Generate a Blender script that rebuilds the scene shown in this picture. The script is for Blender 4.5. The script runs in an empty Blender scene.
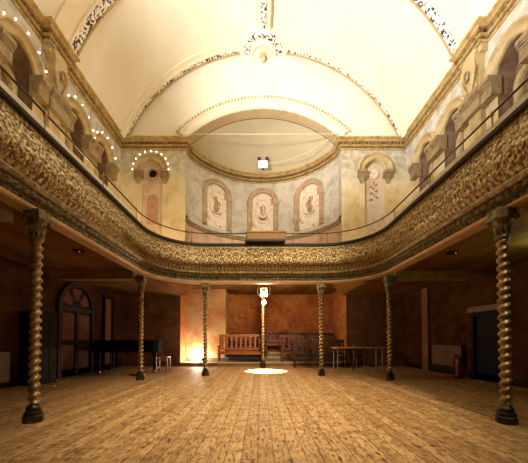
import bpy, math, random
from mathutils import Vector, Matrix, noise
from mathutils.geometry import tessellate_polygon

PI = math.pi
RND = random.Random(11)
C = bpy.context.scene.collection

# ------------------------------------------------------------------ camera, world, lights, exposure
sc = bpy.context.scene
cam_d = bpy.data.cameras.new('camera')
cam = bpy.data.objects.new('camera', cam_d)
C.objects.link(cam)
cam.location = (-0.12, 0.0, 1.10)
cam.rotation_euler = (math.radians(90 + 1.5), 0, 0)
cam_d.sensor_width = 36
cam_d.lens = 280 / 528 * 36
cam_d.shift_x = 0.0066
cam_d.shift_y = 0.1915
cam_d.clip_start = 0.05
sc.camera = cam

world = bpy.data.worlds.new('world')
sc.world = world
world.use_nodes = True
world.node_tree.nodes['Background'].inputs[0].default_value = (1.0, 0.78, 0.5, 1)
world.node_tree.nodes['Background'].inputs[1].default_value = 0.02

sc.view_settings.view_transform = 'Standard'
sc.view_settings.look = 'None'
sc.view_settings.gamma = 1.0
sc.view_settings.use_curve_mapping = False
sc.view_settings.exposure = 0.0


def lamp(name, kind, loc, energy, color, size=0.2, target=None, angle=90, blend=0.5, parent=None):
    d = bpy.data.lights.new(name, kind)
    d.energy = energy
    d.color = color
    if kind == 'AREA':
        d.size = size
    else:
        d.shadow_soft_size = size
    if kind == 'SPOT':
        d.spot_size = math.radians(angle)
        d.spot_blend = blend
    o = bpy.data.objects.new(name, d)
    C.objects.link(o)
    o.location = loc
    if target is not None:
        o.rotation_euler = (Vector(target) - Vector(loc)).to_track_quat('-Z', 'Y').to_euler()
    if parent is not None:
        o.parent = parent
        o.location = Vector(loc) - wloc(parent)
    return o


WARM = (1.0, 0.80, 0.52)
# unseen lamps without fittings, added to light the vault, floor, apse and galleries
lamp('vault_fill', 'SPOT', (-4.6, 1.6, 5.4), 11000, (1.0, 0.95, 0.88), 0.5, (2.4, 7.6, 12.9), 82, 0.9)  # unseen flood added to brighten the right of the vault
lamp('vault_fill', 'SPOT', (4.6, 1.2, 5.2), 900, (1.0, 0.80, 0.50), 0.5, (-3.6, 7.6, 11.0), 115, 0.9)  # weaker unseen flood added for the left of the vault
lamp('floor_fill', 'SPOT', (2.6, -0.5, 11.0), 9000, (1.0, 0.84, 0.60), 0.3, (-0.1, 5.6, 0.0), 38, 1.0)  # added spot, lights the floor and the left gallery front
lamp('apse_fill', 'SPOT', (1.6, 0.5, 11.8), 3000, (1.0, 0.92, 0.80), 0.3, (0.0, 12.8, 6.6), 36, 1.0)  # added to light the apse wall; has no fitting
lamp('gallery_front_fill', 'SPOT', (1.2, -4.0, 6.8), 4200, (1.0, 0.82, 0.52), 0.2, (0.0, 8.6, 3.4), 30, 0.9)  # added behind the camera to brighten the far gallery front
for gx in (-4.3, 4.3):
    for gy in (6.0, 9.6):
        lamp('gallery_fill', 'POINT', (gx, gy, 4.1), 110 if gx < 0 else 30, (1.0, 0.72, 0.34), 0.12)  # unseen points added to warm the upper side walls


# ------------------------------------------------------------------ object helpers


def wloc(o):
    v = Vector((0, 0, 0))
    while o is not None:
        v = v + o.location
        o = o.parent
    return v


def tag(o, label=None, cat=None, group=None, kind=None):
    if label: o['label'] = label
    if cat: o['category'] = cat
    if group: o['group'] = group
    if kind: o['kind'] = kind
    return o


def thing(name, label, cat, loc=(0, 0, 0), rz=0.0, group=None):
    o = bpy.data.objects.new(name, None)
    C.objects.link(o)
    o.location = loc
    o.rotation_euler = (0, 0, rz)
    o.empty_display_size = 0.1
    return tag(o, label, cat, group)


def copy_tree(o, parent=None):
    c = o.copy()
    C.objects.link(c)
    c.parent = parent
    for ch in list(o.children):
        copy_tree(ch, c)
    return c


def place(proto, used, loc, rz, label, group=None, sc_=None):
    o = proto if not used else copy_tree(proto)
    o.location = loc
    o.rotation_euler = (0, 0, rz)
    if sc_: o.scale = sc_
    o['label'] = label
    if group: o['group'] = group
    return o


class MB:
    def __init__(s, mp=None):
        s.v = []; s.f = []; s.mp = mp

    def add(s, vs, fs):
        n = len(s.v)
        if s.mp: vs = [s.mp(*p) for p in vs]
        s.v += [tuple(p) for p in vs]
        s.f += [tuple(i + n for i in f) for f in fs]
        return s

    def box(s, x0, x1, y0, y1, z0, z1):
        vs = [(x, y, z) for z in (z0, z1) for y in (y0, y1) for x in (x0, x1)]
        return s.add(vs, [(0, 2, 3, 1), (4, 5, 7, 6), (0, 1, 5, 4), (2, 6, 7, 3), (0, 4, 6, 2), (1, 3, 7, 5)])

    def grid(s, rows, close_u=False, close_v=False):
        nu = len(rows); nv = len(rows[0])
        vs = [p for r in rows for p in r]
        fs = []
        for i in range(nu if close_u else nu - 1):
            for j in range(nv if close_v else nv - 1):
                a = i * nv + j; b = i * nv + (j + 1) % nv
                c = ((i + 1) % nu) * nv + (j + 1) % nv; d = ((i + 1) % nu) * nv + j
                fs.append((a, b, c, d))
        return s.add(vs, fs)

    def tube(s, pts, r, n=8, closed=False):
        pts = [Vector(p) for p in pts]
        rows = []
        N = len(pts)
        up = Vector((0, 0, 1))
        prev = None
        for i, p in enumerate(pts):
            if closed:
                t = pts[(i + 1) % N] - pts[i - 1]
            else:
                t = pts[min(i + 1, N - 1)] - pts[max(i - 1, 0)]
            t.normalize()
            if prev is None:
                a = t.cross(up)
                if a.length < 1e-3: a = t.cross(Vector((1, 0, 0)))
            else:
                a = prev - t * prev.dot(t)
            a.normalize(); prev = a
            b = t.cross(a)
            rr = r[i] if isinstance(r, (list, tuple)) else r
            rows.append([p + a * (rr * math.cos(2 * PI * k / n)) + b * (rr * math.sin(2 * PI * k / n)) for k in range(n)])
        s.grid(rows, closed, True)
        if not closed:
            for rw, flip in ((rows[0], True), (rows[-1], False)):
                f = tuple(range(n))
                s.add(rw, [f[::-1] if flip else f])
        return s

    def lathe(s, prof, cx=0, cy=0, n=16, squash=None):
        rows = [[(cx + r * math.cos(2 * PI * k / n), cy + r * math.sin(2 * PI * k / n), z) for k in range(n)] for r, z in prof]
        return s.grid(rows, False, True)

    def ball(s, c, r, n=10, m=6, sq=(1, 1, 1)):
        rows = []
        for i in range(m + 1):
            a = -PI / 2 + PI * i / m
            rr = max(math.cos(a), 0.001) * r
            rows.append([(c[0] + sq[0] * rr * math.cos(2 * PI * k / n), c[1] + sq[1] * rr * math.sin(2 * PI * k / n), c[2] + sq[2] * r * math.sin(a)) for k in range(n)])
        return s.grid(rows, False, True)

    def prism(s, poly, f0, f1):
        """poly of 2D points, f0/f1 map a point to the two end faces."""
        n = len(poly)
        a = [f0(*p) for p in poly]; b = [f1(*p) for p in poly]
        fs = [(i, (i + 1) % n, n + (i + 1) % n, n + i) for i in range(n)]
        tri = tessellate_polygon([[Vector((p[0], p[1], 0)) for p in poly]])
        fs += [tuple(t) for t in tri] + [tuple(n + i for i in t)[::-1] for t in tri]
        return s.add(a + b, fs)

    def fill(s, loops, f):
        """flat polygon with holes; f maps (u,v) into space."""
        pl = [[Vector((p[0], p[1], 0)) for p in l] for l in loops]
        tri = tessellate_polygon(pl)
        flat = [f(*p) for l in loops for p in l]
        return s.add(flat, [tuple(t) for t in tri])

    def build(s, name, mat, parent=None, smooth=False, bevel=0.0, attr=None):
        off = wloc(parent) if parent is not None else Vector((0, 0, 0))
        me = bpy.data.meshes.new(name)
        me.from_pydata([(p[0] - off[0], p[1] - off[1], p[2] - off[2]) for p in s.v], [], s.f)
        me.validate()
        me.update()
        if attr:
            a = me.attributes.new('relief', 'FLOAT', 'POINT')
            a.data.foreach_set('value', attr)
        if smooth:
            me.polygons.foreach_set('use_smooth', [True] * len(me.polygons))
        me.materials.append(mat)
        o = bpy.data.objects.new(name, me)
        C.objects.link(o)
        if parent is not None: o.parent = parent
        if bevel > 0:
            m = o.modifiers.new('bevel', 'BEVEL')
            m.width = bevel; m.segments = 2; m.limit_method = 'ANGLE'
        return o


def struct(name, mb, mat, smooth=False, label=None):
    o = mb.build(name, mat, None, smooth)
    o['kind'] = 'structure'
    if label: o['label'] = label
    return o


def path_frames(pts, closed=False):
    """2D polyline -> list of (point, mitred left normal, arclength)."""
    out = []
    s = 0.0
    n = len(pts)
    for i, p in enumerate(pts):
        p = Vector(p)
        if i > 0: s += (p - Vector(pts[i - 1])).length
        d0 = (p - Vector(pts[i - 1])).normalized() if i > 0 else None
        d1 = (Vector(pts[i + 1]) - p).normalized() if i < n - 1 else None
        if d0 is None: d0 = d1
        if d1 is None: d1 = d0
        n0 = Vector((-d0.y, d0.x)); n1 = Vector((-d1.y, d1.x))
        m = (n0 + n1)
        m.normalize()
        k = 1.0 / max(m.dot(n0), 0.4)
        out.append((p, m * k, s))
    return out


def resample(pts, step):
    out = [Vector(pts[0])]
    for a, b in zip(pts[:-1], pts[1:]):
        a = Vector(a); b = Vector(b)
        L = (b - a).length
        k = max(1, int(round(L / step)))
        for i in range(1, k + 1):
            out.append(a.lerp(b, i / k))
    return out


def sweep(path, prof, mod=None):
    """path in plan (interior on the RIGHT of travel), prof list of (d toward interior, z)."""
    rows = []
    at = []
    for p, nrm, s in path_frames(path):
        row = []
        for j, (d, z) in enumerate(prof):
            e = mod(s, d, z, j) if mod else 0.0
            at.append(e)
            q = p - nrm * (d + e)
            row.append((q.x, q.y, z))
        rows.append(row)
    return rows, at

# ------------------------------------------------------------------ materials


def mat(name, stops, scale=3.0, rough=0.7, bump=0.2, metal=0.0, detail=6.0, bscale=None, stretch=(1, 1, 1), distort=0.3, spec=0.5, second=None, upper=None):
    m = bpy.data.materials.new(name)
    m.use_nodes = True
    nt = m.node_tree
    N = nt.nodes; L = nt.links
    b = N['Principled BSDF']
    tc = N.new('ShaderNodeTexCoord')
    mp = N.new('ShaderNodeMapping'); mp.inputs['Scale'].default_value = stretch
    L.new(tc.outputs['Object'], mp.inputs[0])
    nz = N.new('ShaderNodeTexNoise')
    nz.inputs['Scale'].default_value = scale; nz.inputs['Detail'].default_value = detail
    nz.inputs['Roughness'].default_value = 0.62; nz.inputs['Distortion'].default_value = distort
    L.new(mp.outputs[0], nz.inputs['Vector'])
    r = N.new('ShaderNodeValToRGB')
    els = r.color_ramp.elements
    while len(els) < len(stops): els.new(0.5)
    for e, (p, c) in zip(els, stops):
        e.position = p; e.color = (c[0], c[1], c[2], 1)
    L.new(nz.outputs[0], r.inputs[0])
    col = r.outputs[0]
    if second:   # (scale, lo, hi, colour): irregular stains or peeled patches
        n2 = N.new('ShaderNodeTexNoise'); n2.inputs['Scale'].default_value = second[0]; n2.inputs['Detail'].default_value = 8; n2.inputs['Distortion'].default_value = 0.8
        L.new(mp.outputs[0], n2.inputs['Vector'])
        mr = N.new('ShaderNodeMapRange'); mr.inputs[1].default_value = second[1]; mr.inputs[2].default_value = second[2]
        L.new(n2.outputs[0], mr.inputs[0])
        mx = N.new('ShaderNodeMix'); mx.data_type = 'RGBA'
        L.new(mr.outputs[0], mx.inputs[0]); L.new(col, mx.inputs[6])
        mx.inputs[7].default_value = (*second[3], 1)
        col = mx.outputs[2]
    if upper:    # the older grey coat above a ragged paint line: (height, colours)
        sx_ = N.new('ShaderNodeSeparateXYZ'); L.new(tc.outputs['Object'], sx_.inputs[0])
        ad = N.new('ShaderNodeMath'); ad.operation = 'MULTIPLY_ADD'; ad.inputs[1].default_value = 1.2; L.new(nz.outputs[0], ad.inputs[0]); L.new(sx_.outputs[2], ad.inputs[2])
        mr = N.new('ShaderNodeMapRange'); mr.inputs[1].default_value = upper[0] + .25; mr.inputs[2].default_value = upper[0] + .95; L.new(ad.outputs[0], mr.inputs[0])
        n4 = N.new('ShaderNodeTexNoise'); n4.inputs['Scale'].default_value = 4; n4.inputs['Detail'].default_value = 8; L.new(tc.outputs['Object'], n4.inputs['Vector'])
        r4 = N.new('ShaderNodeValToRGB'); r4.color_ramp.elements[0].position = .35; r4.color_ramp.elements[0].color = (*upper[1], 1); r4.color_ramp.elements[1].position = .65; r4.color_ramp.elements[1].color = (*upper[2], 1)
        L.new(n4.outputs[0], r4.inputs[0])
        mx = N.new('ShaderNodeMix'); mx.data_type = 'RGBA'
        L.new(mr.outputs[0], mx.inputs[0]); L.new(col, mx.inputs[6]); L.new(r4.outputs[0], mx.inputs[7])
        col = mx.outputs[2]
    L.new(col, b.inputs['Base Color'])
    b.inputs['Roughness'].default_value = rough
    b.inputs['Metallic'].default_value = metal
    b.inputs['Specular IOR Level'].default_value = spec
    if bump:
        n3 = N.new('ShaderNodeTexNoise'); n3.inputs['Scale'].default_value = bscale or scale * 4; n3.inputs['Detail'].default_value = 5
        L.new(mp.outputs[0], n3.inputs['Vector'])
        bp = N.new('ShaderNodeBump'); bp.inputs['Strength'].default_value = bump; bp.inputs['Distance'].default_value = 0.02
        L.new(n3.outputs[0], bp.inputs['Height']); L.new(bp.outputs[0], b.inputs['Normal'])
    return m


def flat(c, k=0.12):
    return [(0.3, tuple(x * (1 - k) for x in c)), (0.7, tuple(min(1, x * (1 + k)) for x in c))]


def emis(name, c, s):
    m = bpy.data.materials.new(name); m.use_nodes = True
    b = m.node_tree.nodes['Principled BSDF']
    b.inputs['Base Color'].default_value = (*c, 1)
    b.inputs['Emission Color'].default_value = (*c, 1)
    b.inputs['Emission Strength'].default_value = s
    return m


M = {}
M['vault'] = mat('vault_plaster', [(0.3, (.78, .71, .56)), (0.55, (.82, .76, .62)), (0.75, (.86, .80, .67))], 0.7, 0.9, 0.05)
M['dome'] = mat('dome_plaster', [(0.3, (.54, .46, .30)), (0.75, (.62, .54, .37))], 0.7, 0.9, 0.05)  # darker than the vault plaster, partly to carry the apse's shade in its colour
M['arch_soffit'] = mat('arch_soffit_plaster', flat((.56, .43, .24), .08), 2, 0.9, 0.05)
M['frame'] = mat('niche_frame_stucco', [(.3, (.30, .19, .10)), (.5, (.44, .31, .18)), (.72, (.56, .43, .28))], 4, .7, .3)
M['vault_rib'] = mat('rib_plaster', flat((.84, .75, .56), .05), 2, 0.85, 0.06)
M['rib_shadow'] = mat('rib_shadow_line', flat((.50, .33, .13), .15), 4, 0.8, 0.1)  # brown stands for the shadow along the rib edges
M['upper_side'] = mat('upper_wall_plaster', [(.28, (.44, .33, .17)), (.45, (.60, .48, .26)), (.58, (.66, .56, .36)), (.74, (.58, .38, .22))], 1.3, .9, .25, upper=(7.95, (.40, .37, .31), (.62, .59, .51)))
M['upper_back'] = mat('back_upper_plaster', [(.28, (.50, .36, .16)), (.45, (.66, .53, .28)), (.58, (.72, .63, .44)), (.74, (.58, .38, .24))], 1.1, .9, .25, upper=(8.0, (.36, .32, .23), (.60, .55, .42)))
M['apse'] = mat('apse_plaster', [(.28, (.32, .30, .25)), (.43, (.49, .46, .38)), (.56, (.60, .56, .47)), (.74, (.66, .53, .38))], 2.4, .9, .25, second=(2.5, .58, .70, (.70, .56, .38)))
M['dado'] = mat('apse_dado_plaster', [(.3, (.42, .24, .15)), (.5, (.58, .40, .27)), (.7, (.62, .52, .38))], 1.8, .9, .2)
M['cornice'] = mat('cornice_gilt', [(.3, (.22, .13, .035)), (.47, (.46, .32, .11)), (.68, (.66, .52, .25))], 9, .5, .6, metal=.2, second=(26, .5, .62, (.14, .08, .02)))
M['gilt_pale'] = mat('cornice_pale_gilt', [(.3, (.32, .20, .06)), (.5, (.52, .37, .15)), (.72, (.66, .52, .27))], 5, .55, .3, metal=.1, second=(9, .56, .7, (.30, .18, .06)))
M['gilt_dark'] = mat('cornice_dark_gilt', [(.3, (.06, .03, .008)), (.5, (.19, .11, .03)), (.72, (.44, .30, .11))], 16, .5, .6, metal=.2)
M['stone'] = mat('moulding_stucco', [(.3, (.36, .25, .11)), (.5, (.52, .39, .19)), (.72, (.62, .50, .29))], 3, .7, .3, second=(5, .55, .7, (.34, .27, .17)))
M['impost'] = mat('impost_stucco', [(.3, (.22, .15, .08)), (.5, (.33, .24, .13)), (.72, (.46, .35, .20))], 4, .7, .3, second=(5, .55, .7, (.18, .13, .08)))
M['recess'] = mat('niche_recess_plaster', [(.3, (.13, .07, .038)), (.5, (.22, .13, .075)), (.7, (.34, .24, .14))], 2.2, .9, .25)  # dark tone puts the side niches' inner shadow into the colour
M['panel_pale'] = mat('niche_painted_plaster', [(.3, (.62, .46, .34)), (.48, (.80, .74, .62)), (.7, (.76, .60, .38))], 3.2, .9, .25, second=(3.2, .54, .64, (.55, .28, .17)))
M['panel_end'] = mat('end_niche_plaster', [(.3, (.54, .42, .34)), (.48, (.66, .56, .42)), (.7, (.64, .46, .26))], 3.0, .9, .25, second=(3.2, .52, .66, (.58, .38, .26)))
M['ornament'] = mat('ornament_plaster', flat((.42, .22, .10), .3), 12, .7, .3)
M['ornament_pale'] = mat('ornament_pale_plaster', flat((.72, .62, .46), .2), 12, .7, .3)
M['pink'] = mat('pink_plaster', flat((.52, .30, .21), .2), 5, .9, .2)
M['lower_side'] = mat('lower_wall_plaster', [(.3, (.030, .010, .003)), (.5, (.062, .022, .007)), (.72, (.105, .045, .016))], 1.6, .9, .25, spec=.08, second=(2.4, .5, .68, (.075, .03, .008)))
M['stage_wall'] = mat('stage_wall_plaster', [(.28, (.24, .060, .014)), (.45, (.42, .13, .030)), (.58, (.50, .19, .05)), (.75, (.46, .27, .12))], 1.5, .85, .3, second=(3.0, .52, .66, (.30, .085, .02)))
M['torus'] = mat('torus_gilt', [(.3, (.08, .045, .015)), (.5, (.22, .14, .05)), (.72, (.46, .33, .15))], 12, .4, .5, metal=.5)
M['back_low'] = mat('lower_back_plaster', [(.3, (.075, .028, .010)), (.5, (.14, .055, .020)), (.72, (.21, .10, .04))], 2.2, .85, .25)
M['stage_corner'] = mat('stage_corner_plaster', [(.28, (.34, .13, .045)), (.45, (.48, .24, .10)), (.58, (.54, .34, .18)), (.75, (.52, .40, .26))], 1.5, .85, .3)
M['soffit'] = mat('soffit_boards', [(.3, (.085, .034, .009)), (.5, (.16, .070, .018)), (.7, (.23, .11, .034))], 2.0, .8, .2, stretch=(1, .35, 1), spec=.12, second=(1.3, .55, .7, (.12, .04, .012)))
M['beam'] = mat('beam_wood', flat((.30, .17, .07), .25), 4, .6, .2)
M['fascia'] = mat('fascia_paint', flat((.50, .30, .14), .2), 4, .55, .2)
M['goldtwist'] = mat('twist_gilt', [(.3, (.15, .085, .032)), (.5, (.28, .175, .07)), (.72, (.44, .30, .14))], 3, .42, .0, metal=.6)
M['capital'] = mat('capital_bronze', [(.3, (.07, .055, .028)), (.5, (.16, .12, .055)), (.72, (.36, .28, .13))], 12, .42, .3, metal=.5)
M['base'] = mat('base_iron', [(.3, (.014, .009, .006)), (.58, (.05, .028, .014)), (.75, (.30, .17, .07))], 6, .4, .2, metal=.5)
M['darkwood'] = mat('dark_wood', flat((.014, .008, .006), .4), 6, .7, .1, spec=.15)
M['black'] = mat('black_lacquer', flat((.005, .004, .004), .2), 6, .6, 0, spec=.15)
M['pew'] = mat('pew_oak', [(.3, (.15, .036, .008)), (.5, (.29, .080, .016)), (.72, (.40, .14, .03))], 6, .4, .1, stretch=(1, 1, 4))
M['pewmid'] = mat('pew_brown_oak', [(.3, (.05, .013, .004)), (.72, (.15, .04, .011))], 6, .45, .1, stretch=(1, 1, 4))
M['pewdark'] = mat('pew_dark_oak', [(.3, (.018, .006, .004)), (.72, (.06, .018, .008))], 6, .45, .1, stretch=(1, 1, 4))
M['pewred'] = mat('pew_red_oak', [(.3, (.14, .018, .006)), (.72, (.26, .038, .010))], 6, .4, .1)
M['cushion'] = mat('black_cushion', flat((.012, .01, .01), .3), 20, .9, .2)
M['step'] = mat('step_paint', [(.3, (.42, .34, .22)), (.7, (.62, .54, .40))], 3, .6, .15)
M['riser'] = mat('riser_wood', [(.3, (.14, .07, .03)), (.7, (.30, .17, .08))], 3, .6, .15)
M['rail'] = mat('rail_iron', flat((.045, .028, .018), .2), 8, .35, 0, metal=.5)
M['brass'] = mat('brass', flat((.36, .21, .07), .2), 8, .3, 0, metal=.8)
M['ledge'] = mat('ledge_dark_wood', flat((.03, .018, .012), .3), 6, .5, .1)
M['white'] = mat('white_paint', flat((.78, .72, .58), .06), 6, .6, .05)
M['white_lamp'] = emis('lamp_white_box', (.95, .93, .86), .75)
M['desk'] = mat('desk_wood', flat((.38, .17, .035), .25), 5, .5, .15, stretch=(1, 3, 3))
M['table'] = mat('table_wood', flat((.50, .26, .07), .2), 5, .35, .1)
M['steel'] = mat('steel', flat((.30, .30, .31), .1), 8, .35, 0, metal=.8)
M['darksteel'] = mat('dark_steel', flat((.06, .055, .06), .1), 8, .35, 0, metal=.7)
M['radiator'] = mat('radiator_paint', flat((.15, .075, .045), .08), 3, .5, .05)
M['red'] = mat('red_paint', flat((.20, .010, .007), .1), 4, .4, 0)
M['stoolwood'] = mat('stool_wood', flat((.34, .11, .03), .2), 7, .4, .1)
M['glass'] = mat('dim_door_panel', flat((.13, .05, .03), .2), 3, .8, 0, spec=.1)
M['doorbrown'] = mat('door_brown', flat((.035, .017, .010), .3), 4, .7, .1, spec=.2)
M['cable'] = mat('cable', flat((.80, .72, .55), .1), 3, .6, 0)
M['doorred'] = mat('door_surround', flat((.19, .09, .05), .25), 4, .6, .15)
M['bulb'] = emis('bulb_glow', (1.0, .85, .55), 12)
M['spotbulb'] = emis('spot_bulb_glow', (1.0, .90, .66), 90)
M['led'] = emis('red_led', (1.0, .02, .02), 2.5)

# pierced black-and-white filigree of the vault ribs
def filigree():
    m = bpy.data.materials.new('filigree'); m.use_nodes = True
    nt = m.node_tree; N = nt.nodes; L = nt.links; b = N['Principled BSDF']
    tc = N.new('ShaderNodeTexCoord')
    n = N.new('ShaderNodeTexNoise'); n.inputs['Scale'].default_value = 5; n.inputs['Detail'].default_value = 2
    L.new(tc.outputs['Object'], n.inputs['Vector'])
    ad = N.new('ShaderNodeVectorMath'); ad.operation = 'MULTIPLY_ADD'
    L.new(n.outputs['Color'], ad.inputs[0]); ad.inputs[1].default_value = (.25, .25, .25); L.new(tc.outputs['Object'], ad.inputs[2])
    v = N.new('ShaderNodeTexVoronoi'); v.inputs['Scale'].default_value = 15; v.feature = 'SMOOTH_F1'
    L.new(ad.outputs[0], v.inputs['Vector'])
    r = N.new('ShaderNodeValToRGB'); r.color_ramp.interpolation = 'LINEAR'
    r.color_ramp.elements[0].position = .42; r.color_ramp.elements[0].color = (.88, .84, .78, 1)
    r.color_ramp.elements[1].position = .54; r.color_ramp.elements[1].color = (.05, .025, .035, 1)
    L.new(v.outputs['Distance'], r.inputs[0]); L.new(r.outputs[0], b.inputs['Base Color'])
    b.inputs['Roughness'].default_value = .8
    return m
M['filigree'] = filigree()

# gilded papier-mache gallery front: raised relief is gilt, the sunk ground is brown
def front_mat():
    m = bpy.data.materials.new('gallery_front_gilt'); m.use_nodes = True
    nt = m.node_tree; N = nt.nodes; L = nt.links; b = N['Principled BSDF']
    at = N.new('ShaderNodeAttribute'); at.attribute_name = 'relief'
    tc = N.new('ShaderNodeTexCoord')
    n = N.new('ShaderNodeTexNoise'); n.inputs['Scale'].default_value = 22; n.inputs['Detail'].default_value = 6
    L.new(tc.outputs['Object'], n.inputs['Vector'])
    ma = N.new('ShaderNodeMath'); ma.operation = 'MULTIPLY_ADD'; ma.inputs[1].default_value = .7
    sb = N.new('ShaderNodeMath'); sb.operation = 'ADD'; sb.inputs[1].default_value = -.22
    L.new(n.outputs[0], ma.inputs[0]); L.new(at.outputs['Fac'], sb.inputs[0]); L.new(sb.outputs[0], ma.inputs[2])
    r = N.new('ShaderNodeValToRGB')
    e = r.color_ramp.elements
    e[0].position = .16; e[0].color = (.035, .016, .006, 1)
    e[1].position = .95; e[1].color = (.74, .60, .34, 1)
    q = e.new(.36); q.color = (.13, .07, .022, 1)
    q = e.new(.60); q.color = (.44, .31, .13, 1)
    L.new(ma.outputs[0], r.inputs[0]); L.new(r.outputs[0], b.inputs['Base Color'])
    b.inputs['Roughness'].default_value = .38; b.inputs['Metallic'].default_value = .5
    v = N.new('ShaderNodeTexVoronoi'); v.inputs['Scale'].default_value = 26
    L.new(tc.outputs['Object'], v.inputs['Vector'])
    bp = N.new('ShaderNodeBump'); bp.inputs['Strength'].default_value = .5; bp.inputs['Distance'].default_value = .012; bp.invert = True
    L.new(v.outputs['Distance'], bp.inputs['Height']); L.new(bp.outputs[0], b.inputs['Normal'])
    return m
M['front'] = front_mat()

# worn floor boards running the length of the hall
def floor_mat():
    m = bpy.data.materials.new('floor_boards'); m.use_nodes = True
    nt = m.node_tree; N = nt.nodes; L = nt.links; b = N['Principled BSDF']
    def math_(op, a, bv=None, c=None):
        x = N.new('ShaderNodeMath'); x.operation = op
        for i, t in enumerate((a, bv, c)):
            if t is None: continue
            if isinstance(t, (int, float)): x.inputs[i].default_value = t
            else: L.new(t, x.inputs[i])
        return x.outputs[0]
    tc = N.new('ShaderNodeTexCoord'); sp = N.new('ShaderNodeSeparateXYZ'); L.new(tc.outputs['Object'], sp.inputs[0])
    u = math_('DIVIDE', sp.outputs[0], .152)
    row = math_('FLOOR', u); fr = math_('FRACT', u)
    wn = N.new('ShaderNodeTexWhiteNoise'); wn.noise_dimensions = '1D'; L.new(row, wn.inputs['W'])
    yy = math_('MULTIPLY_ADD', wn.outputs['Value'], 3.1, math_('DIVIDE', sp.outputs[1], 3.4))
    cell = math_('FLOOR', yy); fy = math_('FRACT', yy)
    cb = N.new('ShaderNodeCombineXYZ'); L.new(row, cb.inputs[0]); L.new(cell, cb.inputs[1])
    w2 = N.new('ShaderNodeTexWhiteNoise'); w2.noise_dimensions = '2D'; L.new(cb.outputs[0], w2.inputs['Vector'])
    # grain
    mp = N.new('ShaderNodeMapping'); mp.inputs['Scale'].default_value = (26, 1.6, 1); L.new(tc.outputs['Object'], mp.inputs[0])
    g = N.new('ShaderNodeTexNoise'); g.inputs['Scale'].default_value = 1; g.inputs['Detail'].default_value = 6; L.new(mp.outputs[0], g.inputs['Vector'])
    base = N.new('ShaderNodeValToRGB'); e = base.color_ramp.elements
    e[0].position = .0; e[0].color = (.30, .155, .05, 1); e[1].position = 1; e[1].color = (.62, .40, .17, 1)
    L.new(math_('ADD', math_('MULTIPLY', w2.outputs['Value'], .55), math_('MULTIPLY', math_('SUBTRACT', g.outputs[0], .3), 1.0)), base.inputs[0])
    # wear stains and dark knots
    st = N.new('ShaderNodeTexNoise'); st.inputs['Scale'].default_value = 5.5; st.inputs['Detail'].default_value = 9; st.inputs['Roughness'].default_value = .72
    L.new(tc.outputs['Object'], st.inputs['Vector'])
    s1 = N.new('ShaderNodeMapRange'); s1.inputs[1].default_value = .47; s1.inputs[2].default_value = .60; L.new(st.outputs[0], s1.inputs[0])
    mx = N.new('ShaderNodeMix'); mx.data_type = 'RGBA'; L.new(math_('MULTIPLY', s1.outputs[0], .5), mx.inputs[0]); L.new(base.outputs[0], mx.inputs[6]); mx.inputs[7].default_value = (.15, .07, .022, 1)
    fm = N.new('ShaderNodeMapping'); fm.inputs['Scale'].default_value = (34, 9, 1); L.new(tc.outputs['Object'], fm.inputs[0])
    fn = N.new('ShaderNodeTexNoise'); fn.inputs['Scale'].default_value = 1; fn.inputs['Detail'].default_value = 5; fn.inputs['Roughness'].default_value = .7; L.new(fm.outputs[0], fn.inputs['Vector'])
    fs_ = N.new('ShaderNodeMapRange'); fs_.inputs[1].default_value = .50; fs_.inputs[2].default_value = .62; L.new(fn.outputs[0], fs_.inputs[0])
    mf = N.new('ShaderNodeMix'); mf.data_type = 'RGBA'; L.new(math_('MULTIPLY', fs_.outputs[0], .85), mf.inputs[0]); L.new(mx.outputs[2], mf.inputs[6]); mf.inputs[7].default_value = (.12, .052, .016, 1)
    mx = mf
    mk = N.new('ShaderNodeMapping'); mk.inputs['Scale'].default_value = (8.2, 3.6, 1); L.new(tc.outputs['Object'], mk.inputs[0])
    kv = N.new('ShaderNodeTexVoronoi'); kv.inputs['Scale'].default_value = 1.0; L.new(mk.outputs[0], kv.inputs['Vector'])
    ks = N.new('ShaderNodeMapRange'); ks.inputs[1].default_value = .20; ks.inputs[2].default_value = .10; L.new(kv.outputs['Distance'], ks.inputs[0])
    m2 = N.new('ShaderNodeMix'); m2.data_type = 'RGBA'; L.new(math_('MULTIPLY', ks.outputs[0], .8), m2.inputs[0]); L.new(mx.outputs[2], m2.inputs[6]); m2.inputs[7].default_value = (.07, .03, .01, 1)
    gap = math_('MAXIMUM', math_('LESS_THAN', fr, .07), math_('LESS_THAN', fy, .004))
    m3 = N.new('ShaderNodeMix'); m3.data_type = 'RGBA'; L.new(math_('MULTIPLY', gap, .6), m3.inputs[0]); L.new(m2.outputs[2], m3.inputs[6]); m3.inputs[7].default_value = (.05, .022, .008, 1)
    L.new(m3.outputs[2], b.inputs['Base Color'])
    b.inputs['Roughness'].default_value = .62
    b.inputs['Specular IOR Level'].default_value = .3
    bp = N.new('ShaderNodeBump'); bp.inputs['Strength'].default_value = .35; bp.inputs['Distance'].default_value = .01
    L.new(math_('SUBTRACT', math_('ADD', g.outputs[0], w2.outputs['Value']), math_('MULTIPLY', gap, 1.5)), bp.inputs['Height']); L.new(bp.outputs[0], b.inputs['Normal'])
    return m
M['floor'] = floor_mat()

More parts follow.
